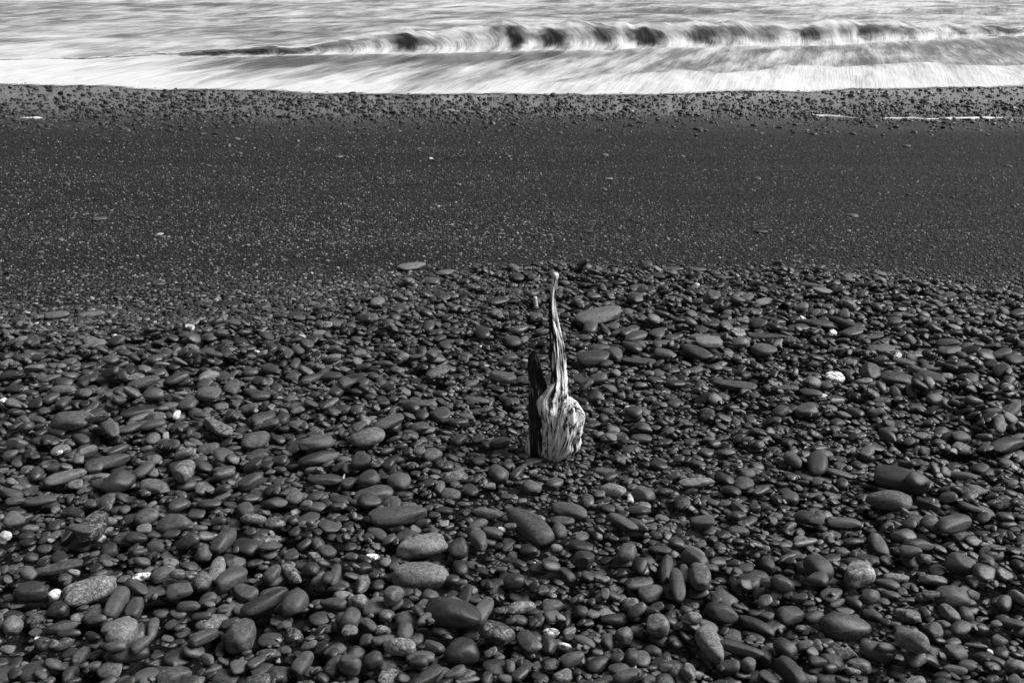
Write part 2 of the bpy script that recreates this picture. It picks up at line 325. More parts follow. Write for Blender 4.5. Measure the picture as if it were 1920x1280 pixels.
TR[(1280, 860)] = """1225 150 280 155 -12 d. C1;1155 265 235 110 -10 mg C2;1290 235 95 75 -10 m.;1370 310 120 95 -20 d! C3;755 50 155 110 50 d. C4;605 240 100 80 10 m.;440 200 115 50 25 m.;905 370 200 60 -2 mg C5;700 385 150 85 -25 d!;
1335 425 170 65 -3 d.;1505 455 220 90 10 m. C6;1095 510 130 85 85 m. C7;1280 530 120 60 -8 m.;1565 600 160 110 -15 m. C8;1740 535 175 95 15 mk;985 690 190 140 15 lv C9;755 675 150 130 -40 d. C10;755 585 90 60 -10 mg;
470 615 95 85 -70 d.;65 615 145 90 -25 m.;90 750 165 120 80 mk C11;15 710 130 60 85 m.;215 880 190 120 -15 d. C12;555 735 130 100 -10 d.;905 975 290 155 0 mg C13;1095 1105 200 110 -8 m. C14;1280 1060 190 130 -50 lg C15;
840 1105 145 105 -5 d.;150 1115 195 125 -70 lg C16;305 1065 270 70 -12 d. C17;410 970 200 75 -25 d.;575 1070 125 95 -30 d.;610 1205 185 110 -50 d. C18;470 1155 105 90 70 m.;370 1155 95 80 30 m.;990 1170 135 80 -5 lk;
1120 1190 110 55 0 m.;1510 805 190 125 -5 mg C19;1365 800 95 70 0 lk;1200 675 145 55 -5 lk;1400 705 150 50 -8 lk;1150 710 130 55 -15 m.;1055 790 120 80 20 m.;1170 770 110 50 -12 m.;1255 930 155 80 -8 mv;
1490 915 110 75 -45 lk C20;1410 985 110 105 -60 m.;1800 855 110 70 35 mg;1535 1105 115 105 0 m.;1725 1140 165 85 -25 d.;1725 1090 36 36 0 w. C21;1775 1030 95 75 10 m.;1850 940 130 60 -20 m.;1570 910 90 90 0 m.;735 895 125 80 8 d.;
600 900 160 100 10 d.;60 935 90 65 0 lk;20 860 75 70 0 m.;105 395 140 80 -3 m.;80 125 210 50 3 lg;235 135 110 60 -25 d.;610 70 100 75 -40 m.;1570 115 150 50 -15 m.;1540 230 190 70 -8 d.;1840 310 100 65 -5 m.;
1800 385 95 55 -8 m.;690 485 165 40 15 lk;480 820 90 55 0 m.;630 820 100 55 -5 m.;875 125 155 50 -8 m.;405 275 65 60 0 m.;45 490 130 50 -25 l.;1065 885 110 65 -25 m.;960 820 95 75 -40 d.;865 830 110 50 20 m.;
1700 645 90 85 80 d.;1350 605 75 65 0 mk;1895 790 100 60 -60 lg;1265 1190 150 80 -20 mk;1300 1245 150 60 10 lg;770 1140 110 60 5 d.;1530 1190 130 60 -12 m.;30 1210 110 80 90 lk C22;585 590 115 40 15 m.;1650 1045 120 35 -10 m.;
1520 1030 95 55 10 mk;1890 390 60 50 0 m.;1430 545 90 50 -15 mk;900 520 80 50 10 m.;950 465 100 45 -5 d.;1680 950 80 55 10 m.;1790 1095 90 70 -10 m.;700 1240 90 50 0 m.;820 1240 90 60 10 m.;1870 1175 110 70 -10 lg;1760 570 60 80 90 d.;1760 660 80 60 -40 m.;1460 1220 100 50 -8 d."""
TR[(0, 460)] = """408 1010 240 100 -3 mg D1;1215 1020 230 70 -22 lv! D2;1435 1110 165 100 5 mg D3;1785 1155 200 85 12 m.;760 1075 170 60 20 m.;620 1045 165 65 -25 mg;830 985 165 45 25 l.;790 965 190 60 15 d.;860 1025 130 60 15 m.;
345 1165 105 65 0 l.;955 1155 135 55 -5 m.;1175 1150 120 60 10 mg;450 1115 125 55 -20 m.;340 1090 90 50 -10 m.;1175 845 140 75 0 m. D4;1055 895 105 65 0 m.;1310 820 90 90 -60 mg;1420 805 140 50 -12 m.;1465 850 105 45 8 m.;
1645 910 80 50 0 l.;1480 980 130 70 25 d.;1755 755 135 65 28 d.;1860 785 120 55 0 d.;1165 740 115 60 20 lg!;995 755 120 55 15 m.;365 820 165 60 0 lg;465 820 65 50 -20 d.;360 890 75 70 90 m.;295 905 80 60 20 m.;75 785 155 55 0 d.;
85 815 105 40 0 m.;290 765 95 40 15 l.;500 720 85 50 20 m.;730 705 75 55 -20 d.;240 835 60 30 0 w.;815 830 165 55 12 m.;880 865 130 45 -20 m.;325 410 125 40 5 l. D5;520 390 140 35 5 l.;640 400 45 40 0 l.;130 535 80 45 0 l.;
210 600 105 45 0 m.;215 445 45 25 15 w. D6;45 655 75 60 0 d. D7;525 545 130 50 10 l.;665 520 60 25 0 wv;1310 330 135 28 0 d. D8;1530 375 130 35 0 lg;1465 560 30 28 0 w. D9;1437 880 30 28 -30 w.;995 975 45 45 0 w.;1165 485 60 40 0 l.;
1680 410 120 35 5 d.;1585 435 75 30 0 m.;20 885 50 50 0 wv;1160 585 90 60 0 m.;1660 690 65 60 -60 m.;895 590 65 40 -5 m.;1210 660 95 40 0 m.;1530 745 120 50 -15 m.;1900 840 90 75 60 m.;1590 1035 90 70 0 d!;1670 1010 90 50 10 m.;
215 995 105 45 -8 m.;575 1095 150 40 -5 mv;1560 1090 90 40 -10 m.;1850 890 110 50 15 mk;480 1175 110 80 30 m!;660 1130 100 60 40 m.;995 253 55 20 0 l.;895 215 75 25 8 m.;100 425 90 25 0 m.;1180 317 100 22 0 l.;1490 340 90 35 10 d.;1790 325 110 30 0 l."""
TR[(640, 460)] = """400 120 155 45 6 l. E1;590 165 120 40 5 l. E2;990 190 80 50 0 d. E3;1450 412 285 95 8 l. E4;205 360 80 55 10 lg;490 465 70 60 0 m.;880 360 120 40 8 d.;570 328 95 45 0 d.;1095 415 80 55 10 m.;1000 515 110 55 10 lg;
955 560 105 60 -15 m.;950 660 90 50 0 m.;790 505 90 60 -20 m.;1400 500 85 70 20 m.;1480 515 75 40 -50 m.;1565 460 85 40 8 m.;1660 535 140 60 12 m.;1620 500 120 50 20 m.;1775 550 95 60 15 m.;1420 640 195 70 5 d. E5;1540 620 95 80 -40 m.;
1455 585 120 45 5 m.;1635 615 105 60 -20 m.;1815 605 110 40 -5 m.;1670 690 190 40 -5 m.;1585 725 120 45 0 m.;1355 790 120 55 -8 m.;910 790 150 60 -5 m. E6;1030 785 95 50 0 m.;560 925 125 85 -5 m. E7;270 1000 165 65 18 m.;
430 890 185 35 0 m.;85 770 140 65 -8 d.;180 735 70 55 -20 d.;150 1090 195 105 3 lg E8;470 1030 155 50 8 m.;440 1075 115 50 5 m.;890 1110 105 70 8 m. E9;815 1120 60 50 0 m.;705 1000 95 35 0 m.;815 985 85 40 5 m.;110 1145 80 45 15 m.;
420 790 75 60 0 mg;545 800 120 55 15 mk!;230 840 80 60 -10 d.;85 835 110 50 10 m.;30 870 90 60 0 m.;760 860 150 40 -3 m.;880 838 80 35 0 d.;1425 985 85 50 0 m.;1690 1025 120 55 0 m.;1510 1060 110 50 10 mg;1612 885 38 35 0 w. E10;
1360 920 75 50 -30 m.;1640 960 100 50 -8 m.;535 690 110 50 5 m.;320 665 90 40 0 m.;285 595 100 35 0 m.;510 640 75 60 0 mg;1870 495 100 45 0 m.;1670 240 115 35 8 m.;1785 190 75 40 0 d.;1870 150 110 28 0 l.;805 600 60 25 0 wv;835 885 55 38 70 l.;1575 880 45 40 0 l.;1880 820 110 60 0 d.;730 770 90 40 10 m.;510 220 90 45 0 l."""
TR[(1280, 460)] = """160 330 120 75 15 m! F1;745 430 215 55 -5 d. F2;925 450 160 55 -28 d.;735 215 125 45 -20 m. F3;780 315 115 45 0 l.;460 360 125 35 8 l.;655 510 130 45 5 m.;455 595 145 75 0 m. F4;470 535 205 40 -5 m.;115 575 170 60 0 m.;
140 625 170 60 5 lg;75 660 150 65 -22 mg;185 685 90 35 0 m.;65 725 105 45 5 m.;230 730 95 40 -5 m.;285 835 235 65 -10 mg F5;855 720 110 60 0 wv F6;1205 635 60 35 25 wv;1100 665 160 45 2 mg;1050 760 135 90 20 m! F7;1210 785 200 65 -5 d.;
1370 785 145 75 -15 m. F8;1390 750 170 50 -30 m.;1385 690 105 65 0 m.;1240 705 130 40 -5 m.;1490 605 135 70 0 mg!;1595 575 75 60 0 d.;1330 630 120 35 8 l.;1490 550 125 40 -5 m.;795 868 55 35 0 w. F9;690 985 145 75 5 m. F10;
545 975 95 55 10 d.;855 900 110 50 5 d.;720 840 125 45 -5 d.;585 845 125 35 0 m.;905 955 90 35 0 m.;970 940 90 50 -15 mg;1150 1070 100 55 -5 m.;1285 1060 65 55 -10 m.;1550 1145 110 60 5 mg;1760 1110 100 60 45 mg;1810 1170 220 80 12 d. F11;
1815 860 85 60 30 lv F12;1730 835 90 65 0 d.;1725 745 80 50 0 d.;1820 925 110 50 8 m.;1830 1030 130 60 10 mg;1690 660 80 50 -20 mk;1620 430 80 45 -15 d.;1240 395 110 35 -8 m.;1075 520 110 35 5 m.;950 540 120 50 5 mk;1025 570 50 45 0 m.;
340 425 75 45 5 l.;265 440 100 35 0 m.;85 150 90 28 0 l.;220 165 80 30 0 m.;230 225 125 28 3 d.;935 180 75 25 0 l.;300 265 50 18 0 w. F13;255 260 30 16 0 w.;1340 310 35 22 0 w. F14;1297 315 25 15 0 w.;845 490 42 25 0 w. F15;320 1130 30 25 0 w. F16;
45 1130 70 50 20 m.;180 1120 75 45 5 m.;235 1180 125 45 0 m.;775 1185 105 55 5 m.;1040 1165 100 55 20 m.;1145 1140 90 65 -40 m.;1490 970 90 25 -8 l.;1870 650 130 60 0 d.;1800 620 130 40 5 m.;1885 420 110 45 8 m.;170 465 100 35 5 m."""
SAND_ST = """187 410 26 7 3 l. S1;1600 403 20 8 0 l. S2;1103 432 20 6 0 d. S3;1427 433 25 6 0 d. S4;300 437 12 6 0 w. S5;668 413 20 6 0 m.;620 455 14 5 0 m.;532 485 14 5 0 m.;311 178 17 8 0 d. S6;660 177 14 11 0 d. S7;430 273 12 4 -50 l. S8;
1135 290 12 5 0 l. S9;1142 334 16 5 0 l.;1420 333 14 5 0 l.;1700 273 14 5 0 l.;860 345 10 5 0 l.;1075 475 16 5 0 d.;635 293 16 4 5 l.;808 296 9 4 0 w.;1233 437 10 5 0 m.;1795 430 14 5 0 m.;76 470 12 5 0 l.;1525 250 14 5 0 d.;1600 250 12 5 0 d.;1310 241 16 6 0 d.;
20 365 10 5 0 l.;1890 310 12 4 0 l.;600 350 9 5 0 m.;1280 292 9 4 0 l.;115 330 10 4 0 d.;1735 191 18 6 0 d. S10;1037 178 12 5 0 d.;1597 179 12 5 0 d.;378 250 14 5 0 d.;950 290 10 4 0 d."""
ANCH = dict(A1='smooth black oval cobble beside the small white round pebble', A2='small white round pebble beside the black oval cobble', A3='long pale cobble covered in white mineral streaks, low left',
 A4='white pebble with dark specks, behind the white-streaked cobble', A5='rounded speckled granite cobble standing upright at lower left', A6='round pale granite pebble at the lower left edge', A7='large plain grey rounded cobble standing upright, bottom left quarter',
 A8='long dark slanting cobble behind the plain grey rounded one', A9='broad smooth domed dark grey cobble, left foreground', A10='upright dark oval cobble with scattered white flecks, left', A11='long light granite cobble beside a pale mottled round one, left',
 A12='pale mottled round cobble, left middle', A13='long thin granite cobble behind the white-streaked one', A14='tilted dark cobble with a white streak along it, lower left', A15='pale stone half hidden behind a dark notched pebble',
 A16='white pebble at the left edge of the bank', B1='large flat grey oval cobble, foreground left of centre', B2='blunt grey cobble leaning behind the large flat oval', B3='pale pear-shaped cobble lying above the granite oval', B4='large pale granite oval below the pear-shaped cobble',
 B5='big dark smooth oval boulder, bottom centre', B6='upright finger-shaped cobble behind the big dark oval', B7='dark cobble with white patches, right of the big dark oval', B8='dark round cobble at the bottom edge below the big dark oval',
 B9='two-tone cobble with a speckled white band, bottom left of centre', B10='large grey cobble slanting down to the right, centre foreground', B11='smooth grey cobble slanting gently, right of the large slanting one', B12='rounded grey cobble just below the driftwood foot',
 B13='sharp little white chip, centre right', B14='pale mottled oval pebble, bottom centre', B15='round pale veined pebble, bottom right of centre', B16='white-capped pebble among dark ones, bottom centre', B17='flat white chip low in the centre foreground',
 C1='very large dark flat slab stone, right side', C2='plump grey granite oval in front of the dark slab', C3='rough dark lump with a stick poking out of it', C4='dark upright oval cobble, right middle', C5='long straight granite cobble, right foreground', C6='smooth flat grey oval cobble, far right foreground',
 C7='upright egg-shaped grey pebble, right foreground', C8='plump grey oval cobble near the right edge', C9='pale cobble with fine swirling white stripes, lower right', C10='dark blunt cobble left of the striped pale one', C11='upright mottled grey cobble right of two slim upright ones', C12='smooth dark oval cobble, lower right of centre',
 C13='largest grey domed boulder, bottom right', C14='smooth grey oval below the largest domed boulder', C15='tilted pale granite oval, bottom right', C16='pale pear-shaped granite cobble standing at the bottom', C17='long dark bar-shaped cobble at the bottom right of centre', C18='dark tilted oval cut by the bottom edge',
 C19='broad granite cobble near the lower right edge', C20='pale mottled finger-shaped pebble, lower right', C21='tiny white pebble near the bottom right corner', C22='pale mottled cobble at the bottom edge, right of centre', D1='broad granite cobble at the left of the bank', D2='flat angular speckled slab tilted down to the right, left bank',
 D3='plump granite cobble right of the angular slab', D4='smooth wide oval cobble in the left middle of the bank', D5='flat pale stone on the upper left edge of the bank', D6='small white stone near the upper left edge of the bank', D7='very dark round stone at the left edge', D8='thin black flat stone where the bank meets the sand, left',
 D9='tiny bright white pebble in the upper left bank', E1='lone pale flat stone lying on the sand above the bank', E2='pale flat stone on the top rim of the bank', E3='dark humped stone on the rim left of the driftwood tip', E4='large pale smooth boulder just right of the driftwood stem',
 E5='long dark stone right of the driftwood', E6='smooth pale-topped oval just left of the driftwood', E7='triangular domed cobble left of the driftwood', E8='large granite oval left of and below the driftwood', E9='rounded cobble at the left foot of the driftwood', E10='small white pebble right of the driftwood foot',
 F1='blocky pale grey boulder on the upper right rim', F2='long dark slab in the upper right of the bank', F3='flat slanting stone on the upper right rim', F4='smooth isolated oval cobble with a dark shadow, right bank', F5='long pitted granite cobble, right bank', F6='white stone with dark pits, right bank',
 F7='angular grey stone left of the leaning smooth oval, right bank', F8='smooth oval leaning on a long dark stone, right bank', F9='white pebble below the pitted white stone', F10='plump grey oval, lower part of the right bank', F11='huge dark slab at the right edge', F12='white-marked pebble near the right edge',
 F13='long white flake on the upper right rim', F14='small white pebble near the upper right rim', F15='small white pebble under the long dark slab', F16='tiny white pebble, lower part of the right bank', S1='small pale flat stone alone on the sand at left', S2='small pale stone alone on the sand at right', S3='small dark flat stone on the sand above the driftwood',
 S4='small dark flat stone on the sand, right of centre', S5='tiny white chip on the sand at left', S6='black stone sticking out at the water edge, left', S7='round black stone at the water edge, left of centre', S8='slim pale splinter of stone lying on the sand', S9='small pale pebble on the upper sand', S10='black stone on the wet shingle at right')
traced = []
for (ox, oy), txt in list(TR.items()) + [((0, 0), SAND_ST)]:
    k = 1.0 if txt is SAND_ST else 3.0
    for item in txt.replace('\n', '').split(';'):
        f = item.split()
        if len(f) < 6: continue
        cx, cy, L, W, ang = [float(q) for q in f[:5]]
        traced.append(dict(u=ox + cx / k, v=oy + cy / k, L=L / k, W=W / k, ang=ang, code=f[5], key=f[6] if len(f) > 6 else None, sand=txt is SAND_ST))

# ------------------------------------------------------------------ settling the pebbles on a height map
CS = 0.004; X0, X1, Y0, Y1 = -5.2, 5.2, 1.15, 5.9
nx, ny = int((X1 - X0) / CS), int((Y1 - Y0) / CS)
cxs = X0 + (np.arange(nx) + .5) * CS; cys = Y0 + (np.arange(ny) + .5) * CS
hx = np.linspace(X0, X1, 200); hy = np.linspace(Y0, Y1, 100); HX, HY = np.meshgrid(hx, hy); HG = ground(HX, HY) - .022 * sstep(.1, -.25, HY - bank_edge(HX))
iy = np.clip((cys - Y0) / (Y1 - Y0) * 99, 0, 98.999); ix = np.clip((cxs - X0) / (X1 - X0) * 199, 0, 198.999)
i0, j0 = iy.astype(int), ix.astype(int); fy = (iy - i0)[:, None]; fx = (ix - j0)[None, :]
H = HG[i0][:, j0] * (1 - fy) * (1 - fx) + HG[i0 + 1][:, j0] * fy * (1 - fx) + HG[i0][:, j0 + 1] * (1 - fy) * fx + HG[i0 + 1][:, j0 + 1] * fy * fx
MASK = np.zeros((ny, nx), bool)
def settle(x, y, a, b, c, yaw, sink=.04, tiltgain=.6, maxt=.5, mask=False, limit=None, src=None):
    r = max(a, b) * 1.02
    xa, xb = int((x - r - X0) / CS), int((x + r - X0) / CS) + 2
    ya, yb = int((y - r - Y0) / CS), int((y + r - Y0) / CS) + 2
    if xa < 0 or ya < 0 or xb > nx or yb > ny: return None
    DX = (cxs[xa:xb] - x)[None, :]; DY = (cys[ya:yb] - y)[:, None]; Hs = H[ya:yb, xa:xb]; Ht = Hs
    if src is not None: Hs = src[ya:yb, xa:xb]
    cy_, sy_ = math.cos(yaw), math.sin(yaw)
    U = DX * cy_ + DY * sy_; Vv = DY * cy_ - DX * sy_
    m = (U / a) ** 2 + (Vv / b) ** 2 < 1
    if m.sum() < 4: return None
    if limit is not None and MASK[min(max(int((y - Y0) / CS), 0), ny - 1), min(max(int((x - X0) / CS), 0), nx - 1)]: return None
    if limit is not None and (MASK[ya:yb, xa:xb] & m).sum() > limit * m.sum(): return None
    hm = Hs[m]; h0 = hm.mean()
    u_, v_ = U[m], Vv[m]
    gu = float((u_ * (hm - h0)).sum() / ((u_ * u_).sum() + 1e-9)) * tiltgain; gv = float((v_ * (hm - h0)).sum() / ((v_ * v_).sum() + 1e-9)) * tiltgain
    gu = max(-maxt, min(maxt, gu)); gv = max(-maxt, min(maxt, gv))
    # stone axes in world: e1 along yaw tilted by gu, e2 tilted by gv
    e1 = np.array([1, 0, gu]) / math.sqrt(1 + gu * gu); n = np.array([-gu, -gv, 1.0]); n /= math.sqrt(n @ n)
    e2 = np.array([n[1] * e1[2] - n[2] * e1[1], n[2] * e1[0] - n[0] * e1[2], n[0] * e1[1] - n[1] * e1[0]])
    A = np.outer(e1, e1) / a ** 2 + np.outer(e2, e2) / b ** 2 + np.outer(n, n) / c ** 2   # in the yawed frame
    q = A[0, 0] * U * U + 2 * A[0, 1] * U * Vv + A[1, 1] * Vv * Vv; Bq = A[0, 2] * U + A[1, 2] * Vv
    disc = Bq * Bq - A[2, 2] * (q - 1); mm = disc > 0
    if mm.sum() < 3: return None
    sq = np.sqrt(np.maximum(disc, 0)); zb = (-Bq - sq) / A[2, 2]; zt = (-Bq + sq) / A[2, 2]
    d = (Hs - zb)[mm]; mx = d.max(); k = int(len(d) * .97)
    zc = max(np.partition(d, k)[k], mx - .7 * c) - sink * c
    if not mask and zc > .085: return None
    if src is not None and (MASK[ya:yb, xa:xb] & m).sum() > .45 * m.sum():      # truly lying on another stone
        zc = max(zc, np.partition((Ht - zb)[mm], k)[k] - .5 * c)
    Ht[mm] = np.maximum(Ht[mm], zc + zt[mm])
    if mask: MASK[ya:yb, xa:xb] |= mm
    Rm = np.array([[cy_, -sy_, 0], [sy_, cy_, 0], [0, 0, 1]]) @ np.stack([e1, e2, n], 1)
    return zc, Rm
def overlap(x, y, a, b, yaw):
    r = max(a, b); xa, xb = max(int((x - r - X0) / CS), 0), min(int((x + r - X0) / CS) + 2, nx); ya, yb = max(int((y - r - Y0) / CS), 0), min(int((y + r - Y0) / CS) + 2, ny)
    DX = (cxs[xa:xb] - x)[None, :]; DY = (cys[ya:yb] - y)[:, None]; U = DX * math.cos(yaw) + DY * math.sin(yaw); W = DY * math.cos(yaw) - DX * math.sin(yaw)
    m = (U / a) ** 2 + (W / b) ** 2 < 1; o = MASK[ya:yb, xa:xb] & m; n = o.sum()
    if n == 0: return 0.0, x, y
    q = np.argwhere(o); return n / max(m.sum(), 1), cxs[xa + int(q[:, 1].mean())], cys[ya + int(q[:, 0].mean())]
def euler(Rm): return Matrix(Rm.tolist()).to_euler('XYZ')[:]
def hat(x, y):
    return H[min(max(int((y - Y0) / CS), 0), ny - 1), min(max(int((x - X0) / CS), 0), nx - 1)]
def half_w(y): return .58 * y + 1.2

def rand_tone(n):
    t = np.exp(rng.normal(math.log(.056), .42, n)); q = rng.random(n); s = rng.random(n) ** 2 * .25
    pale = q < .07; t[pale] = rng.uniform(.085, .15, pale.sum()); s[pale] = rng.uniform(.1, .6, pale.sum())
    vv = (q > .07) & (q < .115); s[vv] = rng.uniform(.55, 1.0, vv.sum())
    wv = (q > .115) & (q < .1168); t[wv] = rng.uniform(.35, .6, wv.sum()); s[wv] = 0
    return t, s
PB = []                                         # settled pebbles: pos, euler, scale
def rain(N, med, sig, k, lim, amin, amax, flat=(.30, .50)):
    NC = int(N * k * 3.2); Y = rng.uniform(Y0 + .1, Y1 - .1, NC); X = rng.uniform(X0 + .1, X1 - .1, NC)
    ok = np.abs(X) < half_w(Y); X, Y = X[ok], Y[ok]
    e = bank_edge(X); soft = np.where(X < .3, .22, .10) ; e2 = e + soft * (.5 * fbm(X * 3, Y * 3, 0, 21, 2))
    ok = Y < e2; X, Y, e2 = X[ok], Y[ok], e2[ok]
    # size regions: finer shingle right of centre, coarser at the front, finer towards the sand
    reg = 1 + .28 * fbm(X * 1.1, Y * 1.1, 0, 31, 2) - .34 * np.exp(-((X - .75) / .8) ** 2 - ((Y - 2.75) / .55) ** 2)
    reg = reg * np.interp(e2 - Y, [0, .25, .8], [.6, .85, 1.0]); reg = reg * np.where((X < -.3) & (e2 - Y < .35), .75, 1)
    i = 0; done = 0
    while done < N and i + k < len(X):
        c_ = min(range(i, i + k), key=lambda q: hat(X[q], Y[q])); i += k
        x, y = X[c_], Y[c_]
        a = float(np.clip(math.exp(rng.normal(math.log(med), sig)) * reg[c_], amin, amax)); b = a * rng.uniform(.58, .95); cc = a * rng.uniform(*flat); cc = min(cc, b * .92)
        r = settle(x, y, a, b, cc, rng.uniform(0, math.pi) if rng.random() < .38 else rng.normal(0, .45), limit=lim)
        if r is None: continue
        PB.append((x, y, r[0], *euler(r[1]), a, b, cc)); done += 1
    return done
import time; T0 = time.time()
rain(14000, .019, .34, 2, None, .010, .034)      # under layer
print('under layer', time.time() - T0)

# ------------------------------------------------------------------ driftwood (placed before the stones that lean round it)
WX, WY, WZ = px_ground(1040, 850, -.005)
def wood_pt(u, v, dy=0.0):
    dx, dy_, dz = ray(u, v); t = (WY + dy) / dy_; return dx * t, WY + dy, CAM_H + dz * t
def loft(levels, na, seed, corner, groove, twist=0.0, per=6.0, sub=7, p=1.75, lump=.12, af=11.0):
    """levels: (v, u_left, u_right, depth offset m, depth ratio)"""
    L = np.array(levels, float); n = len(L); t = np.arange(n); tt = np.linspace(0, n - 1, (n - 1) * sub + 1)
    def cub(y):
        out = []
        for q in tt:
            i = min(int(q), n - 2); f = q - i
            p0, p1, p2, p3 = y[max(i - 1, 0)], y[i], y[i + 1], y[min(i + 2, n - 1)]
            m1, m2 = (p2 - p0) / 2, (p3 - p1) / 2
            out.append((2 * f ** 3 - 3 * f * f + 1) * p1 + (f ** 3 - 2 * f * f + f) * m1 + (-2 * f ** 3 + 3 * f * f) * p2 + (f ** 3 - f * f) * m2)
        return np.array(out)
    v, ul, ur, dd, dr = [cub(L[:, i]) for i in range(5)]
    V, G = [], []
    th = np.linspace(0, 2 * math.pi, na, endpoint=False); acc = 0; last = None
    for i in range(len(v)):
        x1, _, z1 = wood_pt(ul[i], v[i], dd[i]); x2, _, z2 = wood_pt(ur[i], v[i], dd[i])
        cx, cz, hw = (x1 + x2) / 2, z1, max((x2 - x1) / 2, .001); hd = hw * dr[i]
        if last is not None: acc += math.dist(last, (cx, cz))
        last = (cx, cz)
        cs, sn = np.cos(th), np.sin(th)
        k = (np.abs(cs) ** p + np.abs(sn) ** p) ** (1 / p); cs, sn = cs / k, sn / k
        # ridge facing the camera, left of the middle
        x = cx + hw * (cs + corner * np.maximum(-sn, 0) ** 1.5 * (1 - np.abs(cs)))
        y = WY + dd[i] + hd * sn
        ga = th * per / 2 + twist * acc; 
        rr = 1 + groove * (fbm(np.cos(th) * per * .55 + twist * acc * .2, np.sin(th) * per * .55, acc * 5, seed, 4, .6)) + lump * fbm(np.cos(th) * 1.5, np.sin(th) * 1.5, acc * 22, seed + 3, 3)
        x = cx + (x - cx) * rr; y = WY + dd[i] + (y - WY - dd[i]) * rr
        V += list(zip(x, y, np.full(na, cz)))
        G += list(zip(np.cos(th) * per * hw / .03 * .5 + acc * twist, np.sin(th) * per * hw / .03 * .5, np.full(na, acc * af)))
    nr = len(v); F = grid_faces(nr, na, True)
    V.append((np.mean([V[q][0] for q in range(na)]), np.mean([V[q][1] for q in range(na)]), V[0][2])); G.append(G[0])
    b0 = len(V) - 1; e0 = (nr - 1) * na
    V.append((np.mean([V[e0 + q][0] for q in range(na)]), np.mean([V[e0 + q][1] for q in range(na)]), V[e0][2] + .004)); G.append(G[e0])
    F += [[b0, (q + 1) % na, q] for q in range(na)] + [[b0 + 1, e0 + q, e0 + (q + 1) % na] for q in range(na)]
    return np.array(V), F, np.array(G)
def wood_part(name, parent, mat, *a, **k):
    V, F, G = loft(*a, **k); V = V - np.array([WX, WY, WZ - .03]); m = mesh_from(name, V, F); attr(m, 'grain', G, 'FLOAT_VECTOR')
    if name == 'stem':                               # thin stem coloured darker where its surface faces left, with a ragged border
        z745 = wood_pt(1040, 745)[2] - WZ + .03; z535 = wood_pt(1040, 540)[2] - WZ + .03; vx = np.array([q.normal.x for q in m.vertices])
        attr(m, 'left_dark', sstep(.15, -.35, vx + .35 * fbm(V[:, 0] * 60, V[:, 1] * 60, V[:, 2] * 12, 71, 2)) * sstep(z745 - .02, z745 + .05, V[:, 2]) * sstep(z535 + .02, z535 - .05, V[:, 2]))
    return link(name, m, mat, parent)
dw = link('driftwood', None, label='upright piece of bleached driftwood with a thin curved stem, standing in the cobbles', cat='driftwood'); dw.location = (WX, WY, WZ - .03)
stem = [(868, 1020, 1056, 0, .9), (860, 1017, 1058, 0, .9), (850, 1015, 1060, 0, .9), (832, 1014, 1062, 0, .9), (810, 1014, 1064, 0, .85), (790, 1014, 1064, 0, .85), (770, 1012, 1064, 0, .85), (757, 1012, 1063, 0, .9),
        (748, 1014, 1062, 0, .9), (738, 1020, 1061, 0, 1.0), (722, 1031, 1061, 0, 1.2), (700, 1034, 1060, .005, 1.1), (672, 1032, 1058, .005, 1.1), (640, 1031, 1055, .005, 1.0), (610, 1030, 1049, .0, 1.0), (590, 1029, 1045, 0, 1.0),
        (570, 1029, 1042, 0, 1.0), (552, 1031, 1042, 0, 1.0), (538, 1033, 1045, 0, 1.0), (526, 1034, 1046, 0, 1.0), (519, 1035, 1046, 0, 1.0)]
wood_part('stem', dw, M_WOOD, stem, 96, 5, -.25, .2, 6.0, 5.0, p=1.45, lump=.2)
burl = [(866, 1026, 1056, -.008, .9), (856, 1021, 1064, -.012, .9), (846, 1019, 1077, -.014, .85), (838, 1019, 1083, -.014, .8), (820, 1019, 1087, -.014, .75), (800, 1020, 1088, -.012, .75), (780, 1026, 1086, -.010, .75), (765, 1034, 1084, -.006, .8), (755, 1040, 1081, -.002, .8), (749, 1045, 1077, .0, .8), (745, 1050, 1070, 0, .8)]
wood_part('burl', dw, M_WOOD, burl, 110, 65, -.2, .30, -10.0, 4.6, lump=.14, af=14.0, p=2.0)
prong = [(868, 1000, 1022, .02, 1.6), (858, 994, 1022, .02, 1.6), (845, 991, 1022, .02, 1.6), (820, 990, 1024, .02, 1.5), (790, 990, 1024, .02, 1.4), (765, 990, 1026, .02, 1.3), (745, 991, 1030, .02, 1.1), (728, 992, 1026, .02, 1.0),
         (705, 992, 1018, .02, 1.0), (685, 992, 1013, .02, .9), (672, 992, 1009, .02, .8), (666, 993, 1006, .02, .8), (661, 997, 1005, .02, .8), (657, 1000, 1004, .02, .8)]
splint = [(775, 1004, 1028, .0, .8), (755, 1006, 1027, .0, .8), (738, 1009, 1024, .0, .7), (722, 1012, 1021, .0, .7), (706, 1014, 1018.5, .0, .7), (694, 1015, 1016.5, .0, .7)]
wood_part('splinter', dw, M_WOOD_DARK, splint, 30, 55, 0, .25, 3.0, 5.0, p=1.3, lump=.2)
wood_part('side_prong', dw, M_WOOD_DARK, prong, 64, 15, .25, .24, 3.0, 6.0, p=1.4, lump=.18)
foot = [(856, 986, 996, -.0, 1), (838, 985, 996, -.0, 1.2), (826, 986, 995, .0, 1.2), (812, 988, 994, .01, 1.2), (806, 989, 992, .01, 1)]
wood_part('root_stub', dw, M_WOOD, foot, 24, 25, 0, .12, 3.0, 5.0)
ridge = [(790, 1016, 1030, -.020, .9), (772, 1010, 1030, -.026, .9), (758, 1007, 1030, -.028, .9), (748, 1008, 1030, -.026, 1.0), (738, 1018, 1034, -.024, 1.2), (726, 1028, 1043, -.018, 1.2), (716, 1037, 1049, -.012, 1.0), (710, 1041, 1047, -.008, .8)]
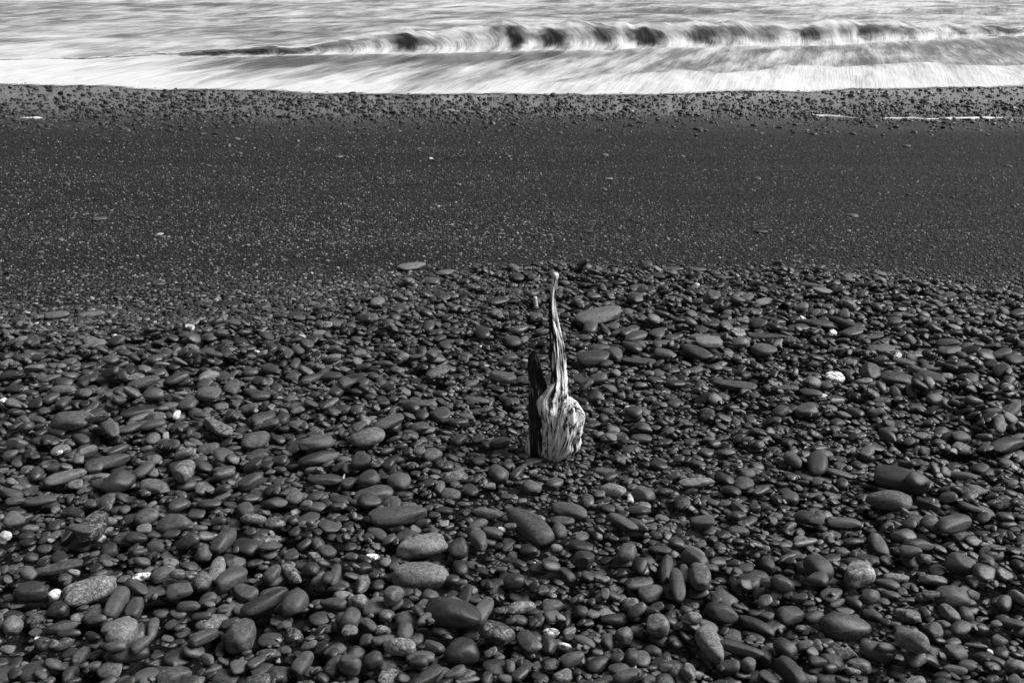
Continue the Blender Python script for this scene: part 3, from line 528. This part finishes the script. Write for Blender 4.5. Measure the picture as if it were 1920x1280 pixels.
wood_part('root_ridge', dw, M_WOOD, ridge, 40, 35, 0, .12, 5.0, 8.0)
tipl = [(523, 1035, 1046, 0, 1.0), (519, 1034.5, 1047, 0, 1.05), (515, 1034.5, 1047, 0, 1.05), (512, 1036, 1045.5, 0, 1)]
wood_part('broken_tip', dw, M_TIP, tipl, 28, 45, 0, .06, 0.0, 3.0)
for (u0, u1) in ((992, 1082),):                                   # keep the pebbles out of the foot
    for k in range(7):
        x = on_plane(u0 + (u1 - u0) * k / 6, 850, -.005)[0]; settle(x, WY, .014, .016, .05, 0, sink=.0, tiltgain=0, mask=True)

# ------------------------------------------------------------------ placing the traced stones
TONE = dict(d=.034, m=.066, l=.125, w=.55); SPK = {'.': .04, 'g': .30, 'v': .85, 'k': .58, '!': .12}
def solve_stone(t, z):
    x, y = on_plane(t['u'], t['v'], z); x, y = float(x), float(y)
    fw = y * math.cos(PITCH) - (z - CAM_H) * math.sin(PITCH); ppm = FPX / fw; th = math.atan2(CAM_H - z, y)
    a2, b2 = (t['L'] / 2 / ppm), (t['W'] / 2 / ppm); ph = R(t['ang'])
    Rr = np.array([[math.cos(ph), -math.sin(ph)], [math.sin(ph), math.cos(ph)]]); S = Rr @ np.diag([a2 ** 2, b2 ** 2]) @ Rr.T
    cc = .72 * b2 / math.cos(th)
    S = S - np.diag([0, (cc * math.cos(th)) ** 2]); J = np.diag([1, 1 / math.sin(th)]); G = J @ S @ J
    wv, ve = np.linalg.eigh(G); wv = np.sqrt(np.maximum(wv, 1e-7)); a, b = wv[1], wv[0]
    if a > 2.0 * max(a2, b2): a = 2.0 * max(a2, b2)
    cc = min(cc, .95 * b)
    return x, y, a, b, cc, math.atan2(ve[1, 1], ve[0, 1])
traced.sort(key=lambda t: -t['v'] - t['L'] * .2)
placed = []; HBASE = H.copy()
for t in sorted(traced, key=lambda t: -t['L'] * t['W']):
    if t['sand']:
        x, y, z = px_ground(t['u'], t['v'], .01); x, y, a, b, c, yaw = solve_stone(t, z); b = min(b, a * .9); c = max(c, a * .28); zc = float(ground(x, y)) + c * .45
        Rm = np.array([[math.cos(yaw), -math.sin(yaw), 0], [math.sin(yaw), math.cos(yaw), 0], [0, 0, 1]])
    else:
        x, y, z = px_ground(t['u'], t['v'], .03)
        for _ in range(3):
            x, y, a, b, c, yaw = solve_stone(t, z)
            z = HBASE[min(max(int((y - Y0) / CS), 0), ny - 1), min(max(int((x - X0) / CS), 0), nx - 1)] + c * .75
        for _ in range(4):                       # shoulder aside rather than run into a neighbour
            fr, ox, oy = overlap(x, y, a, b, yaw)
            if fr < .05 or fr > .55: break
            dl = math.hypot(x - ox, y - oy) + 1e-6; x += (x - ox) / dl * b * fr * .8; y += (y - oy) / dl * b * fr * .8
        r = settle(x, y, a, b, c, yaw, sink=.05 if t['L'] < 60 else .12, tiltgain=.35, maxt=.22, mask=True, src=HBASE)
        if r is None:
            zc = float(ground(x, y)) + c * .5; Rm = np.array([[math.cos(yaw), -math.sin(yaw), 0], [math.sin(yaw), math.cos(yaw), 0], [0, 0, 1]])
        else: zc, Rm = r
    t.update(pos=(x, y, zc), rot=euler(Rm), scl=(a, b, c)); placed.append(t)
print('traced', len(placed), time.time() - T0)
# fill between them
n1 = rain(20000, .0150, .42, 5, .05, .007, .036); print('fill', n1, time.time() - T0)
n2 = rain(9000, .0085, .30, 8, .04, .005, .016); print('fine', n2, time.time() - T0)

# ------------------------------------------------------------------ the 300 largest stones are things of their own
placed.sort(key=lambda t: -(t['L'] * t['W'] * (6 if t['code'][0] == 'w' else 1) + (4000 if t['key'] else 0)))
single, rest = placed[:298], placed[298:]
single.sort(key=lambda t: t['v'])
def desc(t):
    tone, tex = t['code'][0], t['code'][1]; asp = t['L'] / t['W']; vert = abs((t['ang'] % 180) - 90) < 45
    sz = t['L'] * (1.0 + (900 - t['v']) / 1400)
    s = 'large' if sz > 68 else ('' if sz > 42 else 'small')
    tn = {'d': 'dark', 'm': 'grey', 'l': 'pale', 'w': 'white'}[tone]
    tx = {'.': 'smooth', 'g': 'granite', 'v': 'white-veined', 'k': 'mottled', '!': 'angular'}[tex]
    sh = 'round' if asp < 1.3 else ('oval' if asp < 2.1 else 'long flat')
    up = 'upright ' if vert and asp > 1.2 else ('slanting ' if abs(((t['ang'] + 90) % 180) - 90) > 18 and asp > 1.2 else '')
    return ' '.join((s + ' ' + tx + ' ' + tn + ' ' + up + sh + ' stone').split())
SHORT = {k: v.split(',')[0] for k, v in ANCH.items()}
SHORT.update(A1='black oval', A2='small white round pebble', A3='white-streaked cobble', A4='dark-specked white pebble', A5='upright granite cobble', A7='plain grey rounded cobble', A8='long slanting cobble', A9='domed dark cobble', A10='white-flecked upright cobble',
 B1='large flat oval', B3='pale pear-shaped cobble', B4='large granite oval', B5='big dark oval boulder', B7='white-patched dark cobble', B9='white-banded cobble', B10='large slanting cobble', B12='cobble below the driftwood', B13='sharp white chip', B15='round veined pebble', B17='flat white chip',
 C1='big dark slab', C2='plump granite oval', C6='flat grey oval', C7='egg-shaped pebble', C9='swirl-striped cobble', C10='dark blunt cobble', C13='largest domed boulder', C15='tilted pale granite oval', C16='pale pear-shaped granite cobble', C17='long dark bar', C19='broad granite cobble', C21='tiny white corner pebble',
 D1='broad left-bank cobble', D2='angular speckled slab', D3='plump granite cobble', D4='smooth wide oval', D5='flat pale rim stone', D7='very dark round stone', D9='tiny bright white pebble', E1='lone flat stone', E4='boulder by the stem', E5='long dark stone', E7='triangular cobble', E8='granite oval below the driftwood', E10='white pebble by the driftwood',
 F1='blocky boulder', F2='long dark slab', F4='isolated oval', F5='long pitted cobble', F6='pitted white stone', F7='angular grey stone', F10='plump grey oval', F11='huge dark slab', F12='white-marked pebble', F14='small white rim pebble', S1='pale stone on the sand', S2='pale stone on the sand', S3='dark stone on the sand', S6='black shore stone')
anchors = [t for t in single if t['key'] in ('A1', 'A3', 'A5', 'A7', 'A9', 'A10', 'B1', 'B3', 'B4', 'B5', 'B7', 'B9', 'B10', 'B12', 'B13', 'B15', 'B17', 'C1', 'C7', 'C9', 'C13', 'C15', 'C16', 'C19', 'C21', 'D1', 'D2', 'D4', 'D5', 'D7', 'D9', 'E1', 'E4', 'E7', 'E8', 'E10', 'F2', 'F4', 'F5', 'F6', 'F7', 'F10', 'F11', 'F12', 'F14', 'S1', 'S3', 'S6')]
labels = {}
def compass(dx, dy):
    k = int(round(math.degrees(math.atan2(-dy, dx)) / 45)) % 8
    return ['right of', 'above and right of', 'above', 'above and left of', 'left of', 'below and left of', 'below', 'below and right of'][k]
for t in single:
    if t['key']: t['label'] = ANCH[t['key']]; labels[t['label']] = t
for t in single:
    if t['key']: continue
    near = sorted(anchors, key=lambda q: math.hypot(q['u'] - t['u'], (q['v'] - t['v']) * 1.3)); lab = None
    for q in near[:6]:
        d = math.hypot(q['u'] - t['u'], q['v'] - t['v']); far = 'just ' if d < 60 else ('' if d < 130 else 'well ')
        for adj in (far,):
            cand = '%s %s%s the %s' % (desc(t), adj, compass(t['u'] - q['u'], t['v'] - q['v']), SHORT[q['key']])
            if cand not in labels and len(cand.split()) <= 16: lab = cand; break
        if lab: break
    t['label'] = lab or desc(t) + ' among the cobbles'; labels[t['label']] = t
for i, t in enumerate(single):
    ang = '!' in t['code']; pi = NP_ROUND + i % NP_ANG if ang else (i * 7) % NP_ROUND
    big = t['L'] * t['W'] > 900
    nm = 'cobble' if t['L'] > 32 else 'pebble'
    o = link(nm, proto_mesh(pi, 4 if big else 3), None, label=t['label'], cat=nm, group='stones lying on the sand' if t['sand'] else 'cobbles on the bank')
    o.location = t['pos']; o.rotation_euler = t['rot']; o.scale = t['scl']
    o['tone'] = float(TONE[t['code'][0]] * math.exp(random.gauss(0, .13))); o['speck'] = float(SPK[t['code'][1]]); o['dry'] = random.uniform(.45, 1.0) if t['code'][0] != 'd' else random.uniform(.2, .7)

px_, py_, _ = px_ground(1005, 572, .02)
P = [p[:3] for p in PB]; rot = [p[3:6] for p in PB]; scl = [p[6:9] for p in PB]
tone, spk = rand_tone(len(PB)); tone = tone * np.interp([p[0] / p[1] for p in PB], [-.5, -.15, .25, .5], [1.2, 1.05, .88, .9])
tone = np.where(np.hypot(np.array([p[0] for p in PB]) - px_, np.array([p[1] for p in PB]) - py_) < .15, np.minimum(tone, .06), tone)
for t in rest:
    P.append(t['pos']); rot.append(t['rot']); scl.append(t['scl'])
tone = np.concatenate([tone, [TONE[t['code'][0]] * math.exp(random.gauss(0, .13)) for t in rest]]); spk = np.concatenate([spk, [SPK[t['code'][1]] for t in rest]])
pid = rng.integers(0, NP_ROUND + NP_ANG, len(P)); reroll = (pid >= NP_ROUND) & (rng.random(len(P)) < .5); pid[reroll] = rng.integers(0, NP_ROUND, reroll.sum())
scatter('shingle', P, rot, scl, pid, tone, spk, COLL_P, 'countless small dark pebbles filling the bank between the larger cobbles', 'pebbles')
print('pebbles', len(P), time.time() - T0)

# ------------------------------------------------------------------ gravel on the sand, wet stones at the water's edge
def lay(N, xr, yr, dens, size, sig, flat, tonefn, name, label, cat, coll, nproto, sinkf=.2):
    X = rng.uniform(*xr, N); Y = rng.uniform(*yr, N); keep = rng.random(N) < dens(X, Y); X, Y = X[keep], Y[keep]; n = len(X)
    a = np.exp(np.clip(rng.normal(0, sig, n), -1.8 * sig, 1.8 * sig)) * size(X, Y); b = a * rng.uniform(.6, .95, n); c = a * rng.uniform(*flat, n)
    Z = ground(X, Y) + c * (1 - 2 * sinkf) * rng.uniform(.5, 1, n)
    rt = np.stack([rng.normal(0, .25, n), rng.normal(0, .25, n), rng.uniform(0, 6.28, n)], 1)
    tone, spk = tonefn(n)
    return scatter(name, np.stack([X, Y, Z], 1), rt, np.stack([a, b, c], 1), rng.integers(0, nproto, n), tone, spk, coll, label, cat)
def g_dens(X, Y):
    e = bank_edge(X); d = Y - e
    return ((d > -.5) & (np.abs(X) < .56 * Y + 1.0)) * np.interp(d, [-.5, 0, .6, 2.0, 4.5, 6.5], [.5, 1, .9, .62, .32, .12]) * np.clip(1 - .45 * sstep(0, 4, X) * sstep(7.0, 9.5, Y), 0, 1) * np.clip(.85 + .45 * fbm(X * .12, Y * 1.7, 0, 61, 3), .3, 1.2) * (1 - .6 * np.exp(-((Y - 7.35 - .06 * fbm(X * .5, 0, 0, 62, 2)) / .05) ** 2))
def g_size(X, Y):
    d = Y - bank_edge(X); lf = np.where(X < .3, 1.15, 1.0)
    return np.interp(d, [-.3, 0, .25, .7, 2, 6], [.0095, .0085, .0062, .0052, .0046, .0048]) * lf
def g_tone(n):
    t = np.exp(rng.normal(math.log(.038), .8, n)); q = rng.random(n); t[q < .08] = rng.uniform(.12, .4, (q < .08).sum()); return np.minimum(t, .29), np.zeros(n) + .1
lay(560000, (-8, 8), (4.0, 11.4), g_dens, g_size, .28, (.35, .6), g_tone, 'gravel', 'fine dark gravel spread over the sand', 'gravel', COLL_S, 10)
def s_dens(X, Y):
    d = Y - bank_edge(X); return ((d > -.1) & (np.abs(X) < .56 * Y + 1.0)) * np.interp(d, [-.1, 0, .15, .5, 1.2, 4, 5.5, 6.5], [.8, 1, .5, .14, .05, .03, .09, .16]) * np.where(X < .2, 1.5, np.interp(d, [.0, .1, .4, .8], [.9, .25, .25, .9])) * .65
lay(22000, (-8, 8), (4.0, 11.6), s_dens, lambda X, Y: np.interp(Y - bank_edge(X), [0, .5, 6], [.014, .012, .015]), .32, (.3, .5), lambda n: (lambda t: (t[0] * 1.15, t[1]))(rand_tone(n)), 'scattered_pebbles', 'small pebbles strewn over the black sand', 'pebbles', COLL_P, 16)
def w_dens(X, Y): return (Y < shore_y(X) - .30) * (np.abs(X) < .56 * Y + 1.5) * sstep(9.9, 11.7, Y + .3 * fbm(X, Y, 0, 41, 2)) * np.interp(Y, [11, 12.5, 14, 15], [1, .8, .45, .25]) * np.clip(.55 + .35 * fbm(X * .5, Y * .5, 0, 43, 2), .1, 1)
lay(40000, (-10, 10), (9.8, 15.5), w_dens, lambda X, Y: .0145 + 0 * X, .55, (.3, .5), lambda n: (np.exp(rng.normal(math.log(.03), .35, n)), np.zeros(n) + .05), 'wet_shingle', 'wet black pebbles strewn along the water edge', 'pebbles', COLL_P, 16, .3)

# ------------------------------------------------------------------ stranded foam lines and small sticks
def foam_strip(pts, width, label, seed):
    V, F = [], []; r = np.random.default_rng(seed)
    pw = [px_ground(u, v, .004) for u, v in pts]
    n = 60 * (len(pw) - 1); tt = np.linspace(0, len(pw) - 1, n); X = np.interp(tt, range(len(pw)), [p[0] for p in pw]); Y = np.interp(tt, range(len(pw)), [p[1] for p in pw])
    Y = Y + .05 * fbm(X * 3, 0, 0, seed, 3); wd = width * np.clip(.35 + .9 * fbm(X * 2.5, 5, 0, seed + 2, 3), .02, 1.4)
    prof = [(-1, -.008), (-.7, .010), (0, .018), (.7, .010), (1, -.008)]
    for i in range(n):
        for (s, h) in prof: V.append((X[i], Y[i] + s * wd[i], float(ground(X[i], Y[i])) + h * min(1, wd[i] / width * 1.2) + .004))
    return link('foam_line', mesh_from('foam_line', V, grid_faces(n, 5)), M_FOAM, label=label, cat='foam', group='stranded foam lines')
foam_strip([(8, 221), (70, 222.5), (142, 224)], .075, 'thin white foam line stranded on wet shingle at the far left', 1)
foam_strip([(1525, 218), (1600, 221), (1720, 223), (1930, 220)], .035, 'thin white foam line stranded on wet shingle at the right', 2)
def stick(u0, v0, u1, v1, r0, r1, dy, name, label, mat):
    x0, y0, z0 = px_ground(u0, v0, .02); dx, dyy, dz = ray(u1, v1); t = (y0 + dy) / dyy; p0 = Vector((x0, y0, z0 - .03)); p1 = Vector((dx * t, y0 + dy, CAM_H + dz * t))
    V, G = [], []; n, k = 9, 10; ax = (p1 - p0); s1 = ax.orthogonal().normalized(); s2 = ax.cross(s1).normalized()
    for i in range(n):
        f = i / (n - 1); c = p0 + ax * f + s1 * .1 * ax.length * math.sin(f * 3) * .2; rr = r0 + (r1 - r0) * f
        for j in range(k):
            a = j / k * 6.283; q = rr * (1 + .2 * float(vnoise(math.cos(a) * 2, math.sin(a) * 2, f * 3, 5))); p = c + s1 * q * math.cos(a) + s2 * q * math.sin(a); V.append(tuple(p)); G.append((math.cos(a) * 2, math.sin(a) * 2, f * 1.5))
    F = grid_faces(n, k, True); F += [list(range(k))[::-1], [(n - 1) * k + j for j in range(k)]]
    m = mesh_from(name, V, F); attr(m, 'grain', G, 'FLOAT_VECTOR'); return link(name, m, mat, label=label, cat='stick')
stick(1006, 574, 1003, 556, .010, .008, .01, 'wooden_peg', 'short stub of pale wood poking up behind the driftwood', M_TIP)
stick(1737, 958, 1751, 935, .004, .003, .02, 'twig', 'thin pale twig sticking up from the rough dark lump at right', M_TIP)
stick(634, 903, 647, 886, .004, .003, .06, 'twig', 'small pale twig between cobbles left of centre', M_TIP)

# ------------------------------------------------------------------ sea: one sheet, cut where the breaking wave stands
def X_at(u, v): return on_plane(u, v, Z_SEA)
wb = np.array([X_at(u, v) for u, v in [(-900, 128), (-100, 116), (200, 108), (450, 106), (700, 101), (850, 98), (1000, 95), (1200, 92), (1350, 88), (1500, 84), (1650, 78), (1800, 72), (1950, 66), (2600, 50)]])
xcol = np.concatenate([-np.geomspace(15.2, 3500, 30)[::-1], np.linspace(-15, 15, 620), np.geomspace(15.2, 3500, 30)])
def ushape(x, y): return to_px(x, y, Z_SEA)[0]
ysh = shore_y(xcol) + .16 * fbm(xcol * .55, 0, 0, 51, 5); ywb = np.interp(xcol, wb[:, 0], wb[:, 1]) + .18 * fbm(xcol * .6, 3, 0, 52, 3)
uw = ushape(xcol, ywb)                                             # where each column stands along the wave in the photograph
wh = np.interp(uw, [-600, 150, 300, 480, 640, 700, 760, 1000, 1350, 1600, 1750, 1860, 1960, 2500], [.01, .02, .09, .18, .30, .42, .47, .50, .52, .48, .40, .28, .20, .1]) * .86 * (1 + .12 * fbm(xcol * 1.3, 7, 0, 53, 3))
holes = [(755, 34, 1.0), (960, 15, .8), (1030, 24, .9), (1130, 20, .35), (1208, 30, .95), (1325, 40, .85), (1375, 22, .5), (1435, 20, .45), (1520, 26, .95), (1590, 18, .5), (1640, 24, .95), (1700, 24, .6), (1800, 14, .5), (1890, 30, .4), (700, 12, .4)]
opn = np.zeros_like(xcol)
for hu, hw_, a in holes: opn = np.maximum(opn, a * np.exp(-np.abs((uw - hu) / hw_) ** 2.2))
low = sstep(680, 620, uw) * sstep(200, 460, uw)                    # low unbroken swell at the left
opn = np.maximum(opn * .8, low * .75)
PR_O = np.array([(-6, 0), (-3.4, .22), (-2, .48), (-1, .78), (-.45, .94), (-.1, 1.0), (.12, .99), (.30, .92), (.38, .84), (.33, .78), (.2, .72), (.08, .58), (.06, .42), (.12, .26), (.28, .12), (.55, .03), (.9, 0)])
PR_C = np.array([(-6, 0), (-3.4, .22), (-2, .48), (-1, .78), (-.45, .94), (-.1, 1.0), (.16, 1.0), (.36, .94), (.48, .84), (.55, .72), (.60, .58), (.64, .45), (.70, .32), (.80, .20), (.95, .11), (1.2, .04), (1.5, 0)])
tp = np.linspace(0, len(PR_O) - 1, 66)
def prof(P): return np.stack([np.interp(tp, range(len(P)), P[:, i]) for i in (0, 1)], 1)
def smooth(a):
    for _ in range(2): a[1:-1] = .25 * a[:-2] + .5 * a[1:-1] + .25 * a[2:]
    return a
PO, PC = smooth(prof(PR_O)), smooth(prof(PR_C))
NS, NW = 170, len(tp)
rows = []
# 1 shore -> wave base
base_y = ywb
nz = lambda a, f, k, sd, n=3: fbm(a * f, k, 0, sd, n)
for i in range(NS):
    f = i / (NS - 1); y = ysh - 1.0 + (base_y - ysh + 1.0) * f; d = y - ysh
    z = np.maximum(Z_SEA, ground(xcol, y) + .010) + .05 * sstep(-.05, .6, d) * np.exp(-np.maximum(d, 0) / 1.8)
    ub = ushape(xcol, y); yb2 = ysh + 1.75 + .42 * nz(xcol, 1.1, 1, 55, 5)
    bore = sstep(1000, 1350, ub); z = z + bore * .08 * sstep(.5, 0, y - yb2) * sstep(-1.9, -.3, y - yb2)
    z = z + .018 * fbm((xcol - .25 * y) * 1.6, y * .8, 0, 56, 3) * sstep(.1, 1, d) + .02 * fbm(xcol * 5, y * 3, 0, 57, 2) * np.exp(-np.maximum(d, 0)) * sstep(.15, .7, d)
    foam = np.interp(d, [-.2, .0, .7, 1.3, 2.2, 3.6, 6.0], [1.05, 1.02, .94, .80, .66, .53, .45]) + .28 * sstep(600, 50, ub) * sstep(6.0, 2.5, d)
    foam = foam + .16 * fbm((xcol - .28 * y) * .55, y * .4, 0, 77, 3)
    foam = foam + bore * (.16 * sstep(.45, -.5, y - yb2) - .16 * sstep(-.1, .35, y - yb2) * sstep(2.2, 1, y - yb2))
    gap = base_y - y
    foam = foam - (.42 + .2 * nz(xcol, .8, 9, 78)) * np.exp(-((gap - .9) / .9) ** 2) * sstep(250, 480, ub) * sstep(1150, 850, ub)
    foam = foam + .30 * np.exp(-gap / .25) * sstep(620, 760, ub) - .15 * np.exp(-((gap - .9) / .5) ** 2) * sstep(700, 900, ub)
    foam = foam + .55 * np.exp(-gap / .7) * sstep(450, 150, ub)
    rows.append((xcol, y, z, foam, np.stack([(xcol - .30 * y) * 2.0, y * .42, 0 * y], 1), sstep(-.75, .05, d + .22 * nz(xcol, 1.2, 2, 79, 5))))
one = np.ones_like(xcol)
# 2 wave profile, front to back
for i in range(NW):
    k = NW - 1 - i; tf = tp[k]; u_ = PO[k, 0] * opn + PC[k, 0] * (1 - opn); zz = PO[k, 1] * opn + PC[k, 1] * (1 - opn)
    y = base_y - (u_ - 1.5) * wh + .07 * fbm(xcol * 2.2, k * .05, 0, 58, 3) * zz
    z = Z_SEA + zz * wh * (1 + .10 * fbm(xcol * 2.6, 2, 0, 91, 3)) + .014 * fbm(xcol * 4, k * .15, 0, 59, 3) * (zz > .02)
    hole = np.zeros_like(xcol)
    for hu, hw_, a in holes:                                   # glassy hollows: leaning, ragged ovals
        ex = (uw - hu - (tf - 12) * 2.2 + 16 * nz(xcol, 3, tf * .4, 81)) / (hw_ * .92); et = (tf - 12.0) / 4.2
        hole = np.maximum(hole, a * np.exp(-(ex * ex + et * et) ** 1.2))
    lw = low * np.exp(-((tf - 12.0 - 1.2 * nz(xcol, .7, 4, 82)) / 3.0) ** 2)
    foam = np.interp(tf, [0, 2, 4, 6, 7.5, 9, 14, 16], [.5, .5, .55, .78, 1.0, .95, .98, .95]) + .22 * nz(xcol, 1.6, tf * .1, 83) * (tf > 6)
    hole = hole * .85 + .07 * np.exp(-((tf - 12) / 2.8) ** 2) * sstep(680, 760, uw) * sstep(1900, 1650, uw)
    foam = foam + (.25 + .4 * sstep(6, 12, tf)) * sstep(450, 150, uw) - .98 * hole - (.55 + .35 * nz(xcol, .9, 6, 84)) * lw
    rows.append((xcol, y, z, foam, np.stack([xcol * 4.6 + .05 * (tf - 13) ** 2, np.full_like(xcol, tf * .11), 0 * xcol + 7], 1), one))
# 3 beyond the wave
ylast = rows[-1][1]
dist = np.concatenate([np.linspace(.08, 26, 210), np.geomspace(27, 5000, 34)])
for d in dist:
    y = ylast + d; amp = np.interp(d, [0, 2, 26, 200, 5000], [.0, .06, .09, .2, .3])
    z = Z_SEA + amp * fbm(xcol * .35 + .1 * y, y * .55, 0, 60, 3)
    foam = .60 + .1 * np.exp(-d / 1.5) + .2 * sstep(420, 60, uw) * np.exp(-d / 5) + .22 * fbm(xcol * .16 - .05 * y, y * .2, 0, 85, 3)
    rows.append((xcol, y, z, foam, np.stack([(xcol - .45 * y) * .75, (y + .1 * xcol) * .70, 0 * xcol + 20], 1), one))
def sheet(name, rs, **kw):
    V = np.stack([np.stack([r[0], r[1], r[2]], 1) for r in rs]).reshape(-1, 3); m = mesh_from(name, V, grid_faces(len(rs), len(xcol)))
    attr(m, 'foam', np.stack([r[3] for r in rs]).ravel()); attr(m, 'edge', np.stack([r[5] for r in rs]).ravel()); attr(m, 'flow', np.stack([r[4] for r in rs]).reshape(-1, 3), 'FLOAT_VECTOR')
    return link(name, m, M_SEA, **kw)
sheet('swash_water', rows[:NS], kind='structure')
sheet('breaking_wave', [rows[NS - 1][:4] + (rows[NS][4], one)] + rows[NS:NS + NW], label='low breaking wave with a curling foamy crest running along the shore', cat='wave')
lr = rows[NS + NW - 1]
sheet('sea', [lr[:3] + (rows[NS + NW][3], np.stack([(xcol - .45 * lr[1]) * .75, (lr[1] + .1 * xcol) * .70, 0 * xcol + 20], 1), one)] + rows[NS + NW:], kind='structure')
print('done', time.time() - T0)
